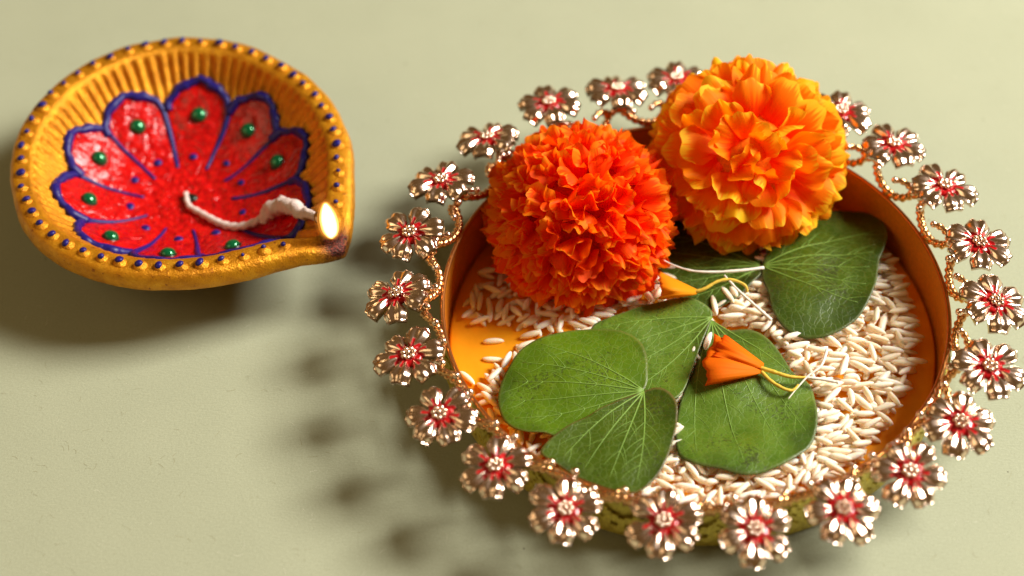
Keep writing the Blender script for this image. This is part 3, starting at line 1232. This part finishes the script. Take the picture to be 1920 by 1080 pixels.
# red one: a dense pompom of small frilled petals
c1 = at(1090, 408, 2.05)
m1 = tag(empty("marigold", c1), "red orange marigold head packed with small frilly petals on the rice", "marigold", "marigold flower heads")
R1 = 2.78
V, F = ball((0, 0, 0), R1 * .74, 28, 20, 1, 1, .92)
V = [v * (1 + .05 * mnoise.noise(v * 1.5)) for v in V]
V = [Vector((v.x, v.y, max(v.z, .35 - c1.z))) for v in V]
link("flower_core", make_mesh("flower_core", V, F, CORE), m1)
frill = [ray_petal("petal", 1.28, .56, rnd.uniform(.3, 1.7), rnd.uniform(.13, .22), rnd.uniform(2.0, 3.1), 100 + i, RED_PET, 10, 15) for i in range(14)]
ax1 = (to_cam(c1) + Vector((.1, .25, .35))).normalized()
N1 = 372
cnt = 0
ga = PI * (3 - math.sqrt(5))
t1 = ax1.orthogonal().normalized()
t2 = ax1.cross(t1)
for i in range(N1):
    h = 1 - 1.72 * (i + .5) / N1
    rr = math.sqrt(1 - h * h)
    d = ax1 * h + (t1 * math.cos(ga * i) + t2 * math.sin(ga * i)) * rr
    d = (d + Vector((rnd.gauss(0, .09), rnd.gauss(0, .09), rnd.gauss(0, .09)))).normalized()
    sc = rnd.uniform(.82, 1.14)
    dd = Vector((d.x, d.y, d.z * .95))
    dd *= 1 + .06 * mnoise.noise(d * 1.4 + Vector((4, 2, 0)))
    base = dd * (R1 - .98 * sc)
    # small petals in the heart, wider ones lower down
    sc *= 1.0 + .14 * smooth01(.2, 1.6, 1 - h)
    zr = ax1 + Vector((rnd.gauss(0, .55), rnd.gauss(0, .55), rnd.gauss(0, .55)))
    if c1.z + base.z + dd.z * .9 * sc < .35:
        continue
    place(m1, frill[rnd.randrange(14)], base, (d + Vector((rnd.gauss(0, .16), rnd.gauss(0, .16), rnd.gauss(0, .16)))), zr, rnd.gauss(0, .7), sc)

# yellow one: broader petals fanning from the heart
c2 = at(1397, 295, 2.45)
m2 = tag(empty("marigold", c2), "yellow orange marigold head with broad petals fanning from its heart, behind the red one", "marigold", "marigold flower heads")
R2 = 2.95
V, F = ball((0, 0, 0), R2 * .66, 28, 20, 1, 1, .95)
V = [Vector((v.x, v.y, max(v.z, .5 - c2.z))) for v in V]
link("flower_core", make_mesh("flower_core", V, F, mat_simple("flower_core_yellow", (.85, .17, .003), .8, 0, .1, .5, .3)), m2)
broad = [ray_petal("petal", 1.78, .80, rnd.uniform(.5, 1.4), rnd.uniform(.12, .21), rnd.uniform(1.7, 2.9), 200 + i, YEL_PET, 11, 15, 0, .03) for i in range(14)]
ax2 = (to_cam(c2) + Vector((.22, .05, .05))).normalized()
t1 = ax2.orthogonal().normalized()
t2 = ax2.cross(t1)
N2 = 225
for i in range(N2):
    h = 1 - 1.75 * ((i + .5) / N2)
    rr = math.sqrt(1 - h * h)
    d = ax2 * h + (t1 * math.cos(ga * i) + t2 * math.sin(ga * i)) * rr
    d = (d + Vector((rnd.gauss(0, .07), rnd.gauss(0, .07), rnd.gauss(0, .07)))).normalized()
    sc = rnd.uniform(.85, 1.12)
    heart = smooth01(.80, .97, h)
    sc *= 1 - .18 * heart
    d = d * (1 + .07 * mnoise.noise(d * 1.5 + Vector((1, 7, 3))))
    base = d * (R2 - 1.42 * sc) * (1 - .06 * (h < .2)) - ax2 * .1 * heart
    zr = ax2 + Vector((rnd.gauss(0, .16), rnd.gauss(0, .16), rnd.gauss(0, .16)))
    # lean each petal away from the heart so that it lies over the next row
    away = (d - ax2 * d.dot(ax2))
    dirn = (d + away * .55 * (1 - heart) * rnd.uniform(.4, 1.3) + Vector((rnd.gauss(0, .25), rnd.gauss(0, .25), rnd.gauss(0, .25))) * heart).normalized()
    if c2.z + (base + dirn * 1.5).z < .3:
        continue
    place(m2, broad[rnd.randrange(14)], base, dirn, zr + Vector((rnd.gauss(0, 1), rnd.gauss(0, 1), rnd.gauss(0, 1))) * .6 * heart, rnd.gauss(0, .38 + .4 * heart), sc)

# ------------------------------------------------------------------ loose florets and fibres
FLO = mat_petal("floret_orange", (.95, .27, .004, 1), (.95, .21, .003, 1), (.93, .15, .003, 1))
FLY = mat_petal("floret_yellow", (.92, .42, .01, 1), (.95, .40, .01, 1), (.95, .36, .01, 1))
STALK = mat_simple("floret_yellow_tube", (.72, .50, .06), .5, 0, .3, .2, .15)
WHITE = mat_simple("white_fibre", (.80, .76, .66), .6, 0, .3, .2, .08)


def px_tube(name, parent, pix, rad, mat, n=30, seg=7):
    pts = [at(x, y, z) - parent.location for x, y, z in pix]
    pts = catmull([tuple(p) for p in pts], n)
    r = [(rad[0] + (rad[1] - rad[0]) * i / (n - 1)) * (1 + .35 * mnoise.noise(Vector((i * .45, pix[0][0], 0)))) for i in range(n)]
    return link(name, make_mesh(name, *tube(pts, r, seg), mat), parent)


def fan_petal(parent, edge, neck, z_e, z_n, mat, lift, seed):
    """a floret's ray: from the wide outer edge (pixels) to its narrow neck (pixels)"""
    E_ = catmull([(x, y) for x, y in edge], 15)
    nk = [np.array(neck[0], float) + (np.array(neck[1], float) - np.array(neck[0], float)) * j / 14 for j in range(15)]
    V, al, ac = [], [], []
    for i in range(14):
        s = i / 13
        for j in range(15):
            u = j / 14 * 2 - 1
            q = nk[j] + (E_[j] - nk[j]) * s ** .92 * (1 + s ** 3 * (.16 * mnoise.noise(Vector((u * 2.6, seed, 0))) + .10 * mnoise.noise(Vector((u * 8, seed + 4, 0)))))
            z = z_n + (z_e - z_n) * s + lift * math.sin(PI * s * .85) * (1 - u * u) - .12 * s ** 4 + .10 * s * s * math.sin(u * 3.4 + seed) + .025 * s * math.sin(u * 9 + seed) + .10 * s * s * mnoise.noise(Vector((u * 2, s * 2, seed)))
            V.append(at(q[0], q[1], z) - parent.location)
            al.append(s)
            ac.append(u)
    o = link("ray_petal", make_mesh("ray_petal", V, grid_faces(14, 15), mat, True, {'along': al, 'across': ac}), parent)
    sol = o.modifiers.new("thickness", 'SOLIDIFY')
    sol.thickness = .02
    return o


def leaf_z(zf, x, y, z0):
    p = at(x, y, z0)
    return zf(p.x, p.y)


zz = leaf_z(zB2, 1400, 680, .95)
f1 = tag(empty("marigold_floret", at(1432, 690, zz)), "orange marigold floret lying on the right lobe of the green leaf", "floret", "loose marigold florets")
fan_petal(f1, [(1342, 628), (1330, 650), (1322, 690), (1328, 722)], [(1430, 684), (1428, 700)], zz + .42, zz + .22, FLO, .22, 1)
fan_petal(f1, [(1360, 628), (1348, 640), (1340, 655), (1338, 668)], [(1432, 682), (1430, 692)], zz + .62, zz + .28, FLO, .22, 4)
px_tube("floret_tube", f1, [(1426, 690, zz + .25), (1450, 697, zz + .28), (1480, 706, zz + .25), (1512, 708, zz + .2)], (.075, .045), STALK)
px_tube("floret_tube", f1, [(1428, 697, zz + .22), (1445, 714, zz + .22), (1468, 728, zz + .2), (1486, 732, zz + .16), (1497, 722, zz + .18)], (.06, .045), STALK)
px_tube("white_stalk", f1, [(1508, 707, zz + .2), (1540, 711, zz + .16), (1572, 717, zz + .12)], (.042, .055), WHITE)
px_tube("white_stalk", f1, [(1551, 655, zz + .28), (1540, 685, zz + .32), (1515, 705, zz + .24), (1495, 727, zz + .17), (1478, 748, zz + .12)], (.05, .014), WHITE)
f2 = tag(empty("marigold_floret", at(1305, 550, 1.2)), "yellow orange floret poking out beside the red orange marigold", "floret", "loose marigold florets")
fan_petal(f2, [(1233, 508), (1238, 530), (1240, 550), (1236, 562)], [(1308, 544), (1306, 552)], 1.55, 1.25, FLY, .25, 2)
px_tube("floret_tube", f2, [(1300, 548, 1.25), (1320, 542, 1.35), (1345, 528, 1.45), (1370, 524, 1.45), (1396, 534, 1.35), (1402, 548, 1.2)], (.06, .04), STALK)
px_tube("white_stalk", f2, [(1358, 516, 1.5), (1385, 545, 1.3), (1415, 572, 1.1), (1446, 600, .95)], (.028, .058), WHITE)
st = tag(empty("plant_fibre", at(1250, 492, 1.4)), "thin pale fibre crossing the dark leaf between the two marigolds", "fibre")
px_tube("fibre_strand", st, [(1244, 488, 1.6), (1270, 500, 1.5), (1300, 508, 1.45), (1340, 510, 1.4), (1390, 507, 1.35), (1432, 502, 1.25)], (.022, .055), WHITE)
